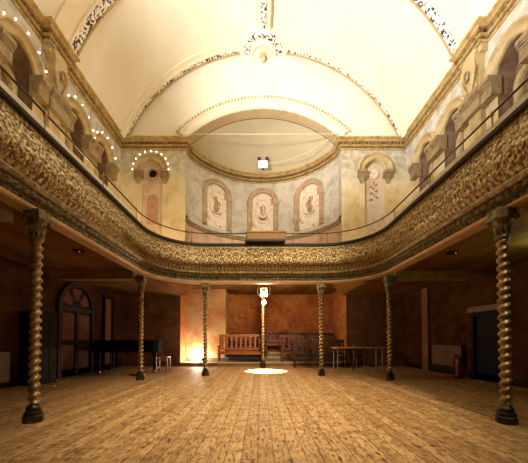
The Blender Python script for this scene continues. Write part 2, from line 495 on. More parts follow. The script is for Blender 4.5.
# ------------------------------------------------------------------ dimensions
SSP = 7.84       # springing height of the side wall arches
WX = 5.95         # side walls
YE = 11.5         # end wall above the gallery
YR = -7.0         # wall behind the camera
CB, CT = 9.05, 9.50   # main cornice
AX = 3.25         # half width of the apse
AY0 = 12.0        # jamb depth of the apse
AR, AC = 3.60, 10.46  # apse arc radius, centre y
VR, VC = 6.26, 7.02   # vault radius, centre height
APH = math.asin(AX / AR)
UP = 3.45         # gallery floor level
SIDE_N = [(5.08, 'fourth'), (6.56, 'third'), (8.64, 'second'), (10.10, 'first')]
PIL_Y = [4.02, 7.60]
SPR = 8.14         # springing height of the wall arches

def arch_loop(cx, r, z0, zs, n=16):
    pts = [(cx - r, z0)]
    pts += [(cx - r * math.cos(PI * i / n), zs + r * math.sin(PI * i / n)) for i in range(n + 1)]
    pts.append((cx + r, z0))
    return pts

# ------------------------------------------------------------------ structure
struct('floor', MB().box(-WX - .1, WX + .1, YR, YE + .4, -.1, 0), M['floor'])

# vault
mb = MB()
vph = math.asin(5.79 / VR)
rows = []
for y in [YR + (YE - YR) * i / 24 for i in range(25)]:
    rows.append([(VR * math.sin(-vph + 2 * vph * k / 64), y, VC + VR * math.cos(-vph + 2 * vph * k / 64)) for k in range(65)])
mb.grid(rows)
struct('ceiling', mb, M['vault'], True)

# side walls
for sx, nm in ((-1, 'left'), (1, 'right')):
    mb = MB()
    mb.fill([[(YR, 0), (YE + .5, 0), (YE + .5, UP), (YR, UP)]], lambda u, v: (sx * WX, u, v))
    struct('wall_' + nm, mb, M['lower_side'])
    mb = MB()
    mb.fill([[(YR, UP), (4.2, UP), (4.2, 9.8), (YR, 9.8)]], lambda u, v: (sx * WX, u, v))
    for yc, _ in SIDE_N:
        lo, hi = yc - .74, yc + .74
        if yc == 5.08: lo = 4.2
        if yc == 6.56: hi = 7.60
        if yc == 8.64: lo = 7.60
        if yc == 10.10: hi = YE + .02
        mb.fill([[(lo, UP), (hi, UP), (hi, 9.8), (lo, 9.8)], arch_loop(yc, .44, 5.2, SSP)], lambda u, v: (sx * WX, u, v))
    struct('wall_upper_' + nm, mb, M['upper_side'])

# end wall, upper sides of the apse
EN = 4.64     # centre of the end wall niches
mb = MB()
for sx in (-1, 1):
    mb.fill([[(sx * AX, UP), (sx * (WX + .02), UP), (sx * (WX + .02), 9.45), (sx * AX, 9.45)], arch_loop(sx * EN, .42, 4.6, SPR)], lambda u, v: (u, YE, v))
struct('wall_upper_back', mb, M['upper_back'])
# lower end wall each side of the stage recess
mb = MB()
for sx in (-1, 1):
    mb.fill([[(sx * 3.5, 0), (sx * (WX + .02), 0), (sx * (WX + .02), UP), (sx * 3.5, UP)]], lambda u, v: (u, YE + .3, v))
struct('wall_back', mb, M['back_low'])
# tympanum between vault and apse arch
ARH = 1.30
ar = (AX * AX + ARH * ARH) / (2 * ARH); acz = CT + ARH - ar
aph = math.asin(AX / ar)
poly = [(-5.86, 9.2), (-AX, 9.2)]
poly += [(ar * math.sin(-aph + 2 * aph * i / 32), acz + ar * math.cos(-aph + 2 * aph * i / 32)) for i in range(33)]
poly += [(AX, 9.2), (5.86, 9.2)]
poly += [(VR * math.sin(vph - 2 * vph * i / 48), VC + VR * math.cos(vph - 2 * vph * i / 48)) for i in range(49)]
mb = MB().fill([poly], lambda u, v: (u, YE, v))
struct('wall_tympanum', mb, M['vault'])
# apse wall: jambs + arc
def apse_plan(n=40):
    pts = [(-AX, YE), (-AX, AY0)]
    for i in range(1, n):
        a = -APH + 2 * APH * i / n
        pts.append((AR * math.sin(a), AC + AR * math.cos(a)))
    pts += [(AX, AY0), (AX, YE)]
    return pts
rows, _ = sweep(apse_plan(), [(0, 6.15), (0, 9.45)])
struct('wall_apse', MB().grid(rows), M['apse'], False)
rows, _ = sweep(apse_plan(), [(0, UP), (0, 6.15)])
struct('wall_apse_dado', MB().grid(rows), M['dado'], False)
# arch soffit and semi-dome
mb = MB()
arc = [(ar * math.sin(-aph + 2 * aph * i / 48), acz + ar * math.cos(-aph + 2 * aph * i / 48)) for i in range(49)]
mb.grid([[(u, YE, v) for u, v in arc], [(u, AY0, v) for u, v in arc]])
struct('ceiling_apse_arch', mb, M['arch_soffit'], True)
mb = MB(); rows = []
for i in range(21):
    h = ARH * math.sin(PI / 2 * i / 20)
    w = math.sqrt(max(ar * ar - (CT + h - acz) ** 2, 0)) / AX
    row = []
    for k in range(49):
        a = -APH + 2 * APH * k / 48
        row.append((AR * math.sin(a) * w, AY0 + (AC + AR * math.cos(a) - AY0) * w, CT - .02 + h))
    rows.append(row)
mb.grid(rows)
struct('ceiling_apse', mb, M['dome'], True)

# wall behind the camera
mb = MB().fill([[(-5.97, 0), (5.97, 0), (5.97, 9.45), (5.80, 9.45)] + [(VR * math.sin(vph - 2 * vph * i / 32), VC + VR * math.cos(vph - 2 * vph * i / 32)) for i in range(33)] + [(-5.97, 9.45)]], lambda u, v: (u, YR, v))
struct('wall_front', mb, M['upper_side'])

# stage recess under the apse
YS = YE + .3
mb = MB().fill([[(-3.5, 0), (3.5, 0), (3.5, UP), (-3.5, UP)]], lambda u, v: (u, 14.2, v))
struct('wall_recess_back', mb, M['stage_wall'])
for sx, nm in ((-1, 'left'), (1, 'right')):
    mb = MB().fill([[(YS, 0), (14.2, 0), (14.2, UP), (YS, UP)]], lambda u, v: (sx * 3.5, u, v))
    struct('wall_recess_' + nm, mb, M['stage_wall'])
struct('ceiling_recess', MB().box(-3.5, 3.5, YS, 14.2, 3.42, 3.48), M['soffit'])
struct('wall_recess_corner', MB().box(-3.5, -1.72, 12.72, 14.2, .15, UP), M['stage_corner'])
# stepped platform
for k, (y0, z1) in enumerate(((YS, .15), (12.65, .32), (13.25, .50))):
    struct('floor_step_%d' % (k + 1), MB().box(-3.49, 3.49, y0, 14.2, 0.0 if k == 0 else (.15, .32)[k - 1], z1 - .03), M['riser'])
    struct('trim_step_%d' % (k + 1), MB().box(-3.49, 3.49, y0 - .03, y0 + .62, z1 - .03, z1), M['step'])

# main cornice, one run round the hall and the apse
plan = [(-WX, YR)]
for y in PIL_Y:
    plan += [(-WX, y - .34), (-WX + .2, y - .34), (-WX + .2, y + .34), (-WX, y + .34)]
plan += [(-WX, YE)]
plan += apse_plan()
plan += [(WX, YE)]
for y in reversed(PIL_Y):
    plan += [(WX, y + .34), (WX - .2, y + .34), (WX - .2, y - .34), (WX, y - .34)]
plan += [(WX, YR)]
fine = [plan[0], (-WX, 3.0)] + resample(plan[1:-1], .055) + [(WX, 3.0), plan[-1]]
zc0 = CB - .02
def run(nm, prof, m_, mod_=None, sm=False):
    rows, _ = sweep(fine if mod_ else plan, [(d, zc0 + z) for d, z in prof], mod_)
    struct(nm, MB().grid(rows), m_, sm)
run('trim_1', [(0, 0), (.04, 0), (.055, .03), (.04, .06), (.02, .065)], M['gilt_pale'])
run('trim_9', [(.02, .065), (.035, .08), (.035, .125), (.02, .135)], M['gilt_dark'], lambda s, d, z, j: .014 * math.sin(s * 2 * PI / .16) if j in (1, 2) else 0)
run('trim_10', [(.02, .135), (.075, .145), (.095, .17), (.075, .195), (.05, .20)], M['gilt_pale'], None)
run('trim_11', [(.05, .20), (.06, .21), (.09, .275), (.07, .285)], M['gilt_dark'], lambda s, d, z, j: .03 * (1 if math.sin(s * 2 * PI / .15) > 0 else -.6) if j in (1, 2) else 0)
run('trim_12', [(.07, .285), (.15, .295), (.16, .325), (.13, .335), (.18, .37), (.235, .395), (.235, .445), (.10, .465), (-.12, .465)], M['gilt_pale'], None)
# string course of the apse
rows, _ = sweep(apse_plan(), [(0, 6.08), (.05, 6.1), (.06, 6.16), (.1, 6.2), (.1, 6.26), (0, 6.28)])
struct('trim_2', MB().grid(rows), M['impost'], False)

# apse arch architrave with dentils
def arc_band(mb, rc, zc, ph, prof, n=64, f=None):
    rows = []
    for i in range(n + 1):
        a = -ph + 2 * ph * i / n
        rows.append([((rc + dr) * math.sin(a), YE - d, zc + (rc + dr) * math.cos(a)) for dr, d in prof])
    mb.grid(rows)
mb = MB()
arc_band(mb, ar, acz, aph, [(0, -.05), (0, .06), (.10, .07), (.13, .10), (.30, .10), (.33, .05), (.36, .12), (.46, .12), (.48, 0)])
struct('trim_3', mb, M['vault_rib'], True)
mb = MB()
nd = 58
for i in range(nd):
    a0 = -aph * 1.03 + 2.06 * aph * (i + .2) / nd; a1 = a0 + 2.06 * aph * .5 / nd
    vs = []
    for d in (.10, .16):
        for (rr, a) in ((ar + .36, a0), (ar + .36, a1), (ar + .45, a1), (ar + .45, a0)):
            vs.append((rr * math.sin(a), YE - d, acz + rr * math.cos(a)))
    mb.add(vs, [(0, 1, 2, 3), (4, 7, 6, 5), (0, 4, 5, 1), (1, 5, 6, 2), (2, 6, 7, 3), (3, 7, 4, 0)])
struct('trim_4', mb, M['stone'])

# vault ribs
def vault_rib(name, label, y0, y1, f0, f1, d=.09):
    t = thing(name, label, 'rib', (0, (y0 + y1) / 2, 9.4), 0, 'transverse ribs of the vault')
    def band(a0, a1, d0, d1, n=64):
        rows = []
        for i in range(n + 1):
            a = -vph + 2 * vph * i / n
            ring = [(a0, -.02), (a0, d0), (a1, d1), (a1, -.02)]
            rows.append([((VR - q) * math.sin(a), yy, VC + (VR - q) * math.cos(a)) for yy, q in ring])
        return MB().grid(rows)
    band(y0, y1, d * .7, d * .7).build('plain_band', M['vault_rib'], t, False)
    band(f0, f1, d, d).build('filigree_band', M['filigree'], t, False)
    band(f0 - .07, f0 - .005, d + .03, d + .03).build('moulding', M['vault_rib'], t, False)
    band(f1 + .005, f1 + .05, d + .03, d + .03).build('moulding', M['rib_shadow'], t, False)  # strip coloured as the rib's brown shadow edge
    return t
vault_rib('vault_rib', 'cream plaster vault rib with black filigree crossing above the side pilasters', 7.28, 8.18, 7.86, 8.13)
vault_rib('vault_rib', 'cream vault rib against the end wall, meeting the half round medallion', 11.0, 11.5, 11.26, 11.40)

t = thing('ridge_rib', 'straight filigree rib running along the crown of the vault', 'rib', (0, 6, 12.8))
def ridge(x0, x1, d):
    mb = MB()
    z = lambda x: VC + math.sqrt(VR * VR - x * x)
    ring = [(x0, -.02), (x0, d), (x1, d), (x1, -.02)]
    mb.grid([[(x, y, z(x) - q) for x, q in ring] for y in (YR, 10.65)])
    return mb
ridge(-.25, .25, .09).build('plain_band', M['vault_rib'], t)
ridge(-.11, .11, .14).build('filigree_band', M['filigree'], t)
ridge(.25, .29, .15).build('moulding', M['rib_shadow'], t)  # coloured as the shadow on the right side of the ridge
ridge(-.29, -.25, .12).build('moulding', M['vault_rib'], t)

t = thing('ceiling_medallion', 'half round plaster medallion with filigree ring and shell fan at the vault crown', 'medallion', (0, 11.4, 12.8))
def half_ring(prof, n=40, wob=None):
    rows = []
    for i in range(n + 1):
        a = PI * i / n
        row = []
        for r, d in prof:
            e = wob(a, r) if wob else 0
            x = r * math.cos(a); y = YE - .02 - r * math.sin(a)
            row.append((x, y, VC + math.sqrt(VR * VR - x * x) - d - e))
        rows.append(row)
    return MB().grid(rows)
half_ring([(.98, 0), (.96, .14), (.90, .17), (.85, .13)]).build('outer_ring', M['vault_rib'], t, True)
half_ring([(.85, .13), (.80, .17), (.60, .17), (.56, .13)]).build('filigree_ring', M['filigree'], t, False)
half_ring([(.56, .13), (.53, .24), (.46, .26), (.42, .20)]).build('inner_ring', M['vault_rib'], t, True)
half_ring([(.42, .20), (.30, .26), (.18, .30), (.12, .30)], 60, lambda a, r: .03 * math.sin(a * 22) if r > .15 else 0).build('shell_fan', M['vault_rib'], t, False)
MB().lathe([(.005, 12.68), (.06, 12.72), (.09, 12.78), (.11, 12.84), (.08, 12.90), (.13, 12.96), (.12, 13.02)], 0, YE - .12, 14).build('pendant', M['stone'], t, True)

# ------------------------------------------------------------------ wall niches
# local frame: x along the wall, -y out of the wall, z up
def loc_map(u, d, v): return (u, -d, v)

def half_arch(prof, r_or_none, zs, n=28, mp=None, legs=None):
    """prof of (r, d). legs: z to which the ring runs straight down."""
    rows = []
    if legs is not None: rows.append([(-r, d, legs) for r, d in prof])
    for i in range(n + 1):
        a = PI * i / n
        rows.append([(-r * math.cos(a), d, zs + r * math.sin(a)) for r, d in prof])
    if legs is not None: rows.append([(r, d, legs) for r, d in prof])
    m = MB(mp or loc_map)
    return m.grid(rows)

def wall_niche(name, ri, ro, depth, z0, big, inner_mat, kind):
    t = thing(name, 'x', 'niche')
    Z = SSP if kind == 'side' else SPR
    # root sits at springing level
    s = lambda v: v - Z
    # recess: reveal + back
    loop = arch_loop(0, ri, z0 - Z, 0, 20)
    mb = MB(loc_map)
    mb.grid([[(u, 0, v) for u, v in loop], [(u, -depth, v) for u, v in loop]])
    mb.add([(-ri, 0, z0 - Z), (ri, 0, z0 - Z), (ri, -depth, z0 - Z), (-ri, -depth, z0 - Z)], [(0, 1, 2, 3)])
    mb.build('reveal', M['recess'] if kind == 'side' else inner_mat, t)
    mb = MB(loc_map).fill([loop], lambda u, v: (u, -depth, v))
    mb.build('recess_panel', inner_mat, t)
    half_arch([(ri, 0), (ri, .06), (ri + .05, .10), (ri + .09, .05), (ro - .10, .07), (ro - .07, .15), (ro - .01, .15), (ro, .0)], None, 0).build('archivolt', M['stone'], t, True)
    dd = .30 if big else .17
    for sx in (-1, 1):
        a, b = sx * (ri - .06), sx * (ro - .01)
        x0, x1 = min(a, b), max(a, b)
        mb = MB(loc_map)
        for (e, z_0, z_1) in (((0, -.12, 0.0), (-.025, -.17, -.12), (-.06, -.23, -.17), (-.085, -.50, -.23)) if big else ((0, -.10, 0.0), (-.03, -.15, -.10), (-.07, -.24, -.15), (-.10, -.30, -.24))):
            mb.box(x0 + (-.0 if sx > 0 else 0), x1, -.05, dd + e, z_0, z_1)
        im = mb.build('impost', M['impost'], t)
        if kind == 'side': continue
        # console tapering under the impost
        mb = MB(loc_map)
        xc = (x0 + x1) / 2
        w0, w1 = abs(x1 - x0) / 2 * .8, abs(x1 - x0) / 2 * .35
        mb.add([(xc - w0, -.01, -.30), (xc + w0, -.01, -.30), (xc + w0, dd - .11, -.30), (xc - w0, dd - .11, -.30),
                (xc - w1, -.01, -.52), (xc + w1, -.01, -.52), (xc + w1, .03, -.52), (xc - w1, .03, -.52)],
               [(0, 1, 2, 3), (4, 7, 6, 5), (0, 4, 5, 1), (1, 5, 6, 2), (2, 6, 7, 3), (3, 7, 4, 0)])
        mb.build('console', M['impost'], im)
    return t

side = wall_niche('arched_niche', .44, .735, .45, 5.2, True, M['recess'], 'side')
# smaller blind arch inside the recess
mb = half_arch([(.22, -.44), (.22, -.34), (.26, -.29), (.33, -.29), (.37, -.34), (.37, -.44)], None, -.42, 20, None, -1.6)
mb.build('inner_arch', M['stone'], side, True)
used = False
sides = []
for sx, sn in ((-1, 'left'), (1, 'right')):
    for yc, _ in SIDE_N:
        where = {10.10: 'nearest the back corner', 8.64: 'just behind the pilaster', 6.56: 'just in front of the pilaster', 5.08: 'at the picture edge'}[yc]
        o = place(side, used, (sx * WX, yc, SSP), PI / 2 if sx < 0 else -PI / 2,
                  'deep shadowed arched niche on the upper %s wall %s' % (sn, where), 'arched niches of the side walls')
        used = True
        sides.append((sx, yc, sn))

for sx, sn in ((-1, 'left'), (1, 'right')):
    t = wall_niche('arched_niche', .42, .735, .14, 4.6, False, M['panel_end'], 'end')
    t.location = (sx * EN, YE, SPR)
    t['group'] = 'arched niches of the end wall'
    if sx < 0:
        t['label'] = 'end wall niche left of the apse with a round dark vent hole'
        mb = MB(loc_map)
        mb.grid([[(.14 * math.cos(2 * PI * k / 20) * q, d, -.06 + .14 * math.sin(2 * PI * k / 20) * q) for k in range(20)] for q, d in ((1.75, -.13), (1.65, -.07), (1.3, -.06), (1.2, -.14))], False, True)
        v = mb.build('vent_ring', M['stone'], None); v.parent = t
        mb = MB(loc_map)
        mb.add([(.175 * math.cos(2 * PI * k / 20), -.125, -.06 + .175 * math.sin(2 * PI * k / 20)) for k in range(20)], [tuple(range(20))])
        v = mb.build('vent_hole', M['black'], None); v.parent = t
        lp = arch_loop(0, .24, -2.2, -1.15, 12)
        m_ = MB(loc_map).fill([lp], lambda u, v: (u - .02, -.13, v)); v = m_.build('painted_arch', M['pink'], None); v.parent = t
    else:
        t['label'] = 'end wall niche right of the apse with a pale round boss'
        mb = MB(loc_map)
        mb.grid([[(.2 * math.cos(2 * PI * k / 20) * q, d, -.06 + .2 * math.sin(2 * PI * k / 20) * q) for k in range(20)] for q, d in ((1.1, -.14), (1.05, -.08), (.9, -.08), (.8, -.10), (.02, -.07))], False, True)
        v = mb.build('round_boss', M['ornament_pale'], None, True); v.parent = t
        mb = MB(loc_map)
        for k in range(9):
            u = .18 * math.sin(k * 2.1); zz = -.45 - k * .09
            mb.tube([(u * .3, -.13, zz), (u * .7, -.10, zz + .06), (u, -.12, zz - .02)], .02, 6)
        v = mb.build('leaf_drop', M['impost'], None, True); v.parent = t

# apse niches
def apse_niche(i, phi):
    lab = ['left of the three framed apse niches, dark red figure on pale ground', 'middle of the three framed apse niches, brown crescent and lyre relief', 'right of the three framed apse niches, faint brown figure on pale ground'][i]
    t = thing('framed_niche', lab, 'niche', (0, 0, 0), 0, 'framed niches of the apse')
    mp = lambda u, d, v: (u, -(d + u * u / (2 * AR)), v)
    z0 = -1.55
    half_arch([(.53, .0), (.53, .05), (.57, .10), (.61, .07), (.68, .07), (.72, .13), (.77, .10), (.78, .0)], None, 0, 28, mp, z0).build('frame', M['frame'], t, True)
    mb = MB(mp)
    lp = arch_loop(0, .54, z0, 0, 20)
    # strip fill so that it follows the curved wall
    rows = []
    for k in range(21):
        u = -.54 + 1.08 * k / 20
        top = math.sqrt(max(.54 ** 2 - u * u, 0))
        rows.append([(u, .012, z0 + (top - z0) * q / 6) for q in range(7)])
    mb.grid(rows)
    mb.build('painted_panel', M['panel_pale'], t)
    # garland ring
    mb = MB(mp)
    pts = [(.36 * math.cos(2 * PI * k / 48) * (1 + .04 * math.sin(k * 2.4)), .02, -.42 + .60 * math.sin(2 * PI * k / 48)) for k in range(48)]
    mb.tube(pts, .02, 6, True)
    mb.build('garland', M['ornament_pale'], t, True)
    mb = MB(mp)
    if i == 1:
        mb.tube([(.22 * math.cos(PI + PI * k / 14), .03, -.60 + .20 * math.sin(PI + PI * k / 14)) for k in range(15)], [.012 + .05 * math.sin(PI * k / 14) for k in range(15)], 8)
        for s_ in (-1, 1):
            mb.tube([(s_ * .04, .03, -.60), (s_ * .12, .03, -.48), (s_ * .08, .03, -.34), (s_ * .12, .03, -.22), (s_ * .05, .03, -.16)], .022, 6)
        mb.tube([(0, .03, -.6), (0, .03, -.3)], .02, 6)
    else:
        s_ = -1 if i == 0 else 1
        mb.ball((.03 * s_, .02, -.12), .07, 10, 6, (1, .5, 1))
        mb.ball((0, .02, -.36), .12, 12, 8, (.9, .35, 1.5))
        mb.ball((.02 * s_, .02, -.62), .15, 12, 8, (1, .3, 1.3))
        mb.tube([(-.08 * s_, .03, -.28), (-.2 * s_, .03, -.36), (-.16 * s_, .03, -.5)], .025, 6)
        mb.tube([(.08 * s_, .03, -.26), (.17 * s_, .03, -.18), (.14 * s_, .03, -.05)], .022, 6)
        mb.tube([(.24 * math.cos(PI + PI * k / 12), .025, -.78 + .10 * math.sin(PI + PI * k / 12)) for k in range(13)], .022, 6)
    mb.build('relief_figure', M['ornament'], t, True)
    for s_ in (-1, 1):
        mb = MB(mp).tube([(s_ * .1, .02, .26), (s_ * .22, .02, .20), (s_ * .33, .02, .30), (s_ * .2, .02, .36)], .018, 6)
        mb.build('scroll', M['ornament_pale'], t, True)
    t.location = (AR * math.sin(phi), AC + AR * math.cos(phi), 8.02)
    t.rotation_euler = (0, 0, -phi)
for i, phi in enumerate((math.radians(-38.5), 0.0, math.radians(38.5))): apse_niche(i, phi)

# pilasters on the side walls
pil = thing('wall_pilaster', 'x', 'pilaster')
MB(loc_map).box(-.22, .22, -.02, .14, -4.4, 1.15).box(-.335, .335, -.02, .19, 1.0, 1.20).build('shaft', M['stone'], pil)
mb = MB(loc_map)
for e, a, b in ((.0, -.12, 0), (-.025, -.17, -.12), (-.06, -.23, -.17), (-.085, -.52, -.23)):
    mb.box(-.33, .33, -.02, .36 + e, a, b)
mb.build('impost_block', M['impost'], pil)
mb = MB(loc_map)
rows = []
for k in range(13):
    q = k / 12
    z = 1.13 - 1.07 * q
    d = .17 + .16 * math.sin(PI * (.2 + .75 * q)) * (1 - .5 * q)
    w = .25 - .08 * q
    rows.append([(-w, 0, z), (-w, d, z), (-w * .4, d + .03, z), (w * .4, d + .03, z), (w, d, z), (w, 0, z)])
mb.grid(rows)
con = mb.build('console', M['stone'], pil)
mb = MB(loc_map)
mb.tube([(.085 * math.cos(2 * PI * k / 20), .36, .56 + .13 * math.sin(2 * PI * k / 20)) for k in range(20)], .025, 6, True)
mb.ball((0, .335, .56), .06, 10, 6, (1, .5, 1.5))
mb.build('oval_cartouche', M['impost'], con, True)
for s_ in (-1, 1):
    MB(loc_map).tube([(s_ * .2, .30, .85), (s_ * .25, .31, .6), (s_ * .18, .30, .35), (s_ * .09, .26, .15)], [.03, .04, .045, .02], 8).build('scroll', M['stone'], con, True)
used = False
for sx, sn in ((-1, 'left'), (1, 'right')):
    for y in PIL_Y:
        o = place(pil, used, (sx * WX, y, SSP), PI / 2 if sx < 0 else -PI / 2,
                  'scrolled console pilaster on the upper %s wall %s' % (sn, 'below the filigree vault rib' if y > 6 else 'at the edge of the picture'), 'console pilasters')
        used = True

# little lit bulbs round the left hand arches
bp = MB().ball((0, 0, 0), .020, 10, 6)
bmesh0 = bp.build('light_bulb', M['bulb'], None, True)
used = False
CLK = [(0, 'at the right foot'), (28, 'low on the right'), (56, 'high on the right'), (84, 'at the crown'), (112, 'just left of the crown'), (140, 'high on the left'), (168, 'at the left foot')]
def put_bulb(p, label, group):
    global used
    o = bmesh0 if not used else bmesh0.copy()
    if used: C.objects.link(o)
    used = True
    o.location = p
    tag(o, label, 'light bulb', group)
for (sx, yc, sn) in sides:
    if sx > 0 or yc < 6: continue
    wn = {10.10: 'corner niche', 8.64: 'niche behind the pilaster', 6.56: 'niche before the pilaster'}[yc]
    for a, w in CLK:
        r = .74
        if yc in (8.64,) and a > 150: continue
        put_bulb((-WX + .17, yc + r * math.cos(math.radians(a)), SSP + r * math.sin(math.radians(a))), 'tiny lit bulb %s of the left wall %s' % (w, wn), 'bulbs round the left wall niches')
for k in range(11):
    a = -2 + 184 * k / 10
    r = .745
    w = ['lowest on the right', 'second from the right foot', 'third from the right foot', 'fourth from the right foot', 'right beside the crown', 'at the crown', 'left beside the crown', 'fourth from the left foot', 'third from the left foot', 'second from the left foot', 'lowest on the left'][k]
    put_bulb((-EN + r * math.cos(math.radians(a)), YE - .17, SPR + r * math.sin(math.radians(a))), 'tiny lit bulb %s of the arch with the vent hole' % w, 'bulbs round the end wall niche')

# ------------------------------------------------------------------ gallery
GX, GY, GR = 3.18, 8.52, 1.45
def gallery_plan(step, y0=YR):
    pts = [(-GX, y0)]
    n = max(2, int((GY - GR - y0) / step))
    for i in range(1, n + 1): pts.append((-GX, y0 + (GY - GR - y0) * i / n))
    m = max(6, int(PI / 2 * GR / step))
    for i in range(1, m + 1):
        a = PI - PI / 2 * i / m
        pts.append((-GX + GR + GR * math.cos(a), GY - GR + GR * math.sin(a)))
    n2 = max(2, int((2 * GX - 2 * GR) / step))
    for i in range(1, n2 + 1): pts.append((-GX + GR + (2 * GX - 2 * GR) * i / n2, GY))
    left = pts
    m2 = [(-x, y) for x, y in left if x <= -GX + GR + 1e-6]
    return left + m2[::-1][1:]

gal = thing('gallery', 'gilded balcony front curving round three sides of the hall on twisted columns', 'balcony', (0, 8.5, 2.84))
def relief(s, z):
    """rows of scrolling leaves between a leaf-tip hem and a narrow top border"""
    P = .20
    k = math.floor(s / P); u = (s / P - k) - .5; u *= (1 if k % 2 else -1)
    v = (z - 3.69) / .20
    v = v - math.floor(v + .5)
    r = math.hypot(u, v) + 1e-4
    th = math.atan2(v, u)
    h = .5 + .5 * math.sin(2 * th + 13 * r)
    h *= .6 + .4 * math.cos(6 * th - 9 * r)
    nz = noise.noise(Vector((s * 14, z * 14, 3.1))) + .8 * noise.noise(Vector((s * 34, z * 34, 7.7)))
    an = noise.noise(Vector((s * 2.2, z * 2.2, 5.5))) * 2.5 + (.8 if k % 2 else -.8)
    ca, sa = math.cos(an), math.sin(an)
    p_, q_ = s * ca + z * sa, -s * sa + z * ca
    nz = noise.noise(Vector((p_ * 11, q_ * 34, 3.1))) + .6 * noise.noise(Vector((s * 44, z * 44, 7.7)))
    h = h * .62 + .26 + .62 * nz
    if z < 3.44: h = .25 + .5 * abs(math.sin(s * PI / .11)) * (.5 + .5 * math.sin((z - 3.2) * 26)) + .25 * nz
    if z > 3.93: h = .6 + .2 * math.sin(s * 2 * PI / .08)
    return max(0, min(1, h))
fp = []
NZ = 46
for j in range(NZ + 1):
    z = 3.20 + (3.99 - 3.20) * j / NZ
    q = j / NZ
    d = -.17 + .24 * math.sin(PI * .5 * min(1, q / .40)) - .10 * max(0, (q - .40) / .60) ** 1.3
    fp.append((d, z))
path = gallery_plan(.016, 1.6)
rel = []
rows = []
for p, nrm, s in path_frames(path):
    row = []
    for d, z in fp:
        h = relief(s, z); rel.append(h)
        q = p - nrm * (d + .027 * (h - .5))
        row.append((q.x, q.y, z))
    rows.append(row)
MB().grid(rows).build('front_panel', M['front'], gal, True, 0, rel)
gpl = gallery_plan(.03, 1.2)
full = [(-GX, YR)] + gpl + [(GX, YR)]
rows, _ = sweep(full, [(-.2, 2.84), (.0, 2.84), (.02, 2.86), (.02, 2.90), (-.03, 2.925)])
MB().grid(rows).build('lower_fascia', M['fascia'], gal)
def bead(s, d, z, j):
    if j in (1, 2): return .018 * (1 if math.sin(s * 2 * PI / .09) > 0 else -1)
    if j in (5, 6): return .014 * math.sin(s * 2 * PI / .13)
    return 0
rows, _ = sweep(full, [(-.03, 2.925), (-.01, 2.945), (-.01, 2.985), (-.05, 3.0), (.0, 3.03), (.03, 3.05), (.035, 3.075), (.0, 3.09)], bead)
MB().grid(rows).build('bead_cornice', M['capital'], gal)
rows, _ = sweep(full, [(.0, 3.09), (.055, 3.10), (.085, 3.135), (.085, 3.17), (.05, 3.20), (-.14, 3.215)])
MB().grid(rows).build('torus_moulding', M['torus'], gal, True)
coarse = [(-GX, YR)] + gallery_plan(.12, 1.2) + [(GX, YR)]
rows, _ = sweep(coarse, [(-.10, 3.98), (.05, 3.985), (.06, 4.03), (.03, 4.06), (-.30, 4.06)])
MB().grid(rows).build('top_ledge', M['ledge'], gal)
for sx in (-1, 1):
    MB().box(min(sx * 3.26, sx * 3.30), max(sx * 3.26, sx * 3.30), YR, 7.0, 4.06, 4.24).build('parapet_board', M['white'], gal)
rows, _ = sweep(coarse, [(-.16, 4.05), (-.16, UP)])
MB().grid(rows).build('parapet_back', M['beam'], gal)
# gallery floor and soffit as U shaped sheets
def u_sheet(z, inset, mid=None):
    pl = []
    for p, nrm, s in path_frames([(-GX, YR)] + gallery_plan(.15, 1.2) + [(GX, YR)]):
        q = p + nrm * inset
        pl.append((q.x, q.y))
    outer = [(WX, YR), (WX, YE + .3), (-WX, YE + .3), (-WX, YR)]
    return pl, outer
pl, outer = u_sheet(0, .12)
MB().fill([pl + outer], lambda u, v: (u, v, UP)).build('walkway', M['beam'], gal)
def soff(u, v):
    # raised bay in front of the stage recess
    return (u, v, 2.98)
mb = MB()
left = [p for p in pl if p[0] <= -2.0]
nL = len(left)
mb.fill([left + [(-2.0, 8.85), (-3.3, 9.0), (-3.3, YS), (-WX, YS), (-WX, YR)]], lambda u, v: (u, v, 2.98))
right = [p for p in pl if p[0] >= 2.0]
mb.fill([right + [(WX, YR), (WX, YS), (3.3, YS), (3.3, 9.0), (2.0, 8.85)]], lambda u, v: (u, v, 2.98))
# coved sides rising to the raised bay
mb.add([(-3.3, 9.0, 2.98), (-3.3, YS, 2.98), (-2.9, YS, 3.43), (-2.9, 9.0, 3.43)], [(0, 1, 2, 3)])
mb.add([(3.3, 9.0, 2.98), (3.3, YS, 2.98), (2.9, YS, 3.43), (2.9, 9.0, 3.43)], [(0, 1, 2, 3)])
mb.add([(-2.9, 8.62, 3.43), (2.9, 8.62, 3.43), (2.9, YS, 3.43), (-2.9, YS, 3.43)], [(0, 1, 2, 3)])
mb.add([(-3.3, 9.0, 2.98), (-2.9, 9.0, 3.43), (-2.9, 8.62, 3.43), (-2.0, 8.62, 2.98), (-2.0, 8.85, 2.98)], [(0, 1, 2, 3, 4)])
mb.add([(3.3, 9.0, 2.98), (2.9, 9.0, 3.43), (2.9, 8.62, 3.43), (2.0, 8.62, 2.98), (2.0, 8.85, 2.98)], [(0, 1, 2, 3, 4)])
mb.add([(-2.0, 8.62, 2.9), (2.0, 8.62, 2.9), (2.0, 8.62, 3.43), (-2.0, 8.62, 3.43)], [(0, 1, 2, 3)])
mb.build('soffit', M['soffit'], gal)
for sx in (-1, 1):
    for y in (3.78, 7.7):
        MB().box(min(sx * 3.6, sx * (WX - .35)), max(sx * 3.6, sx * (WX - .35)), y - .12, y + .12, 2.76, 2.985).build('beam', M['beam'], gal)
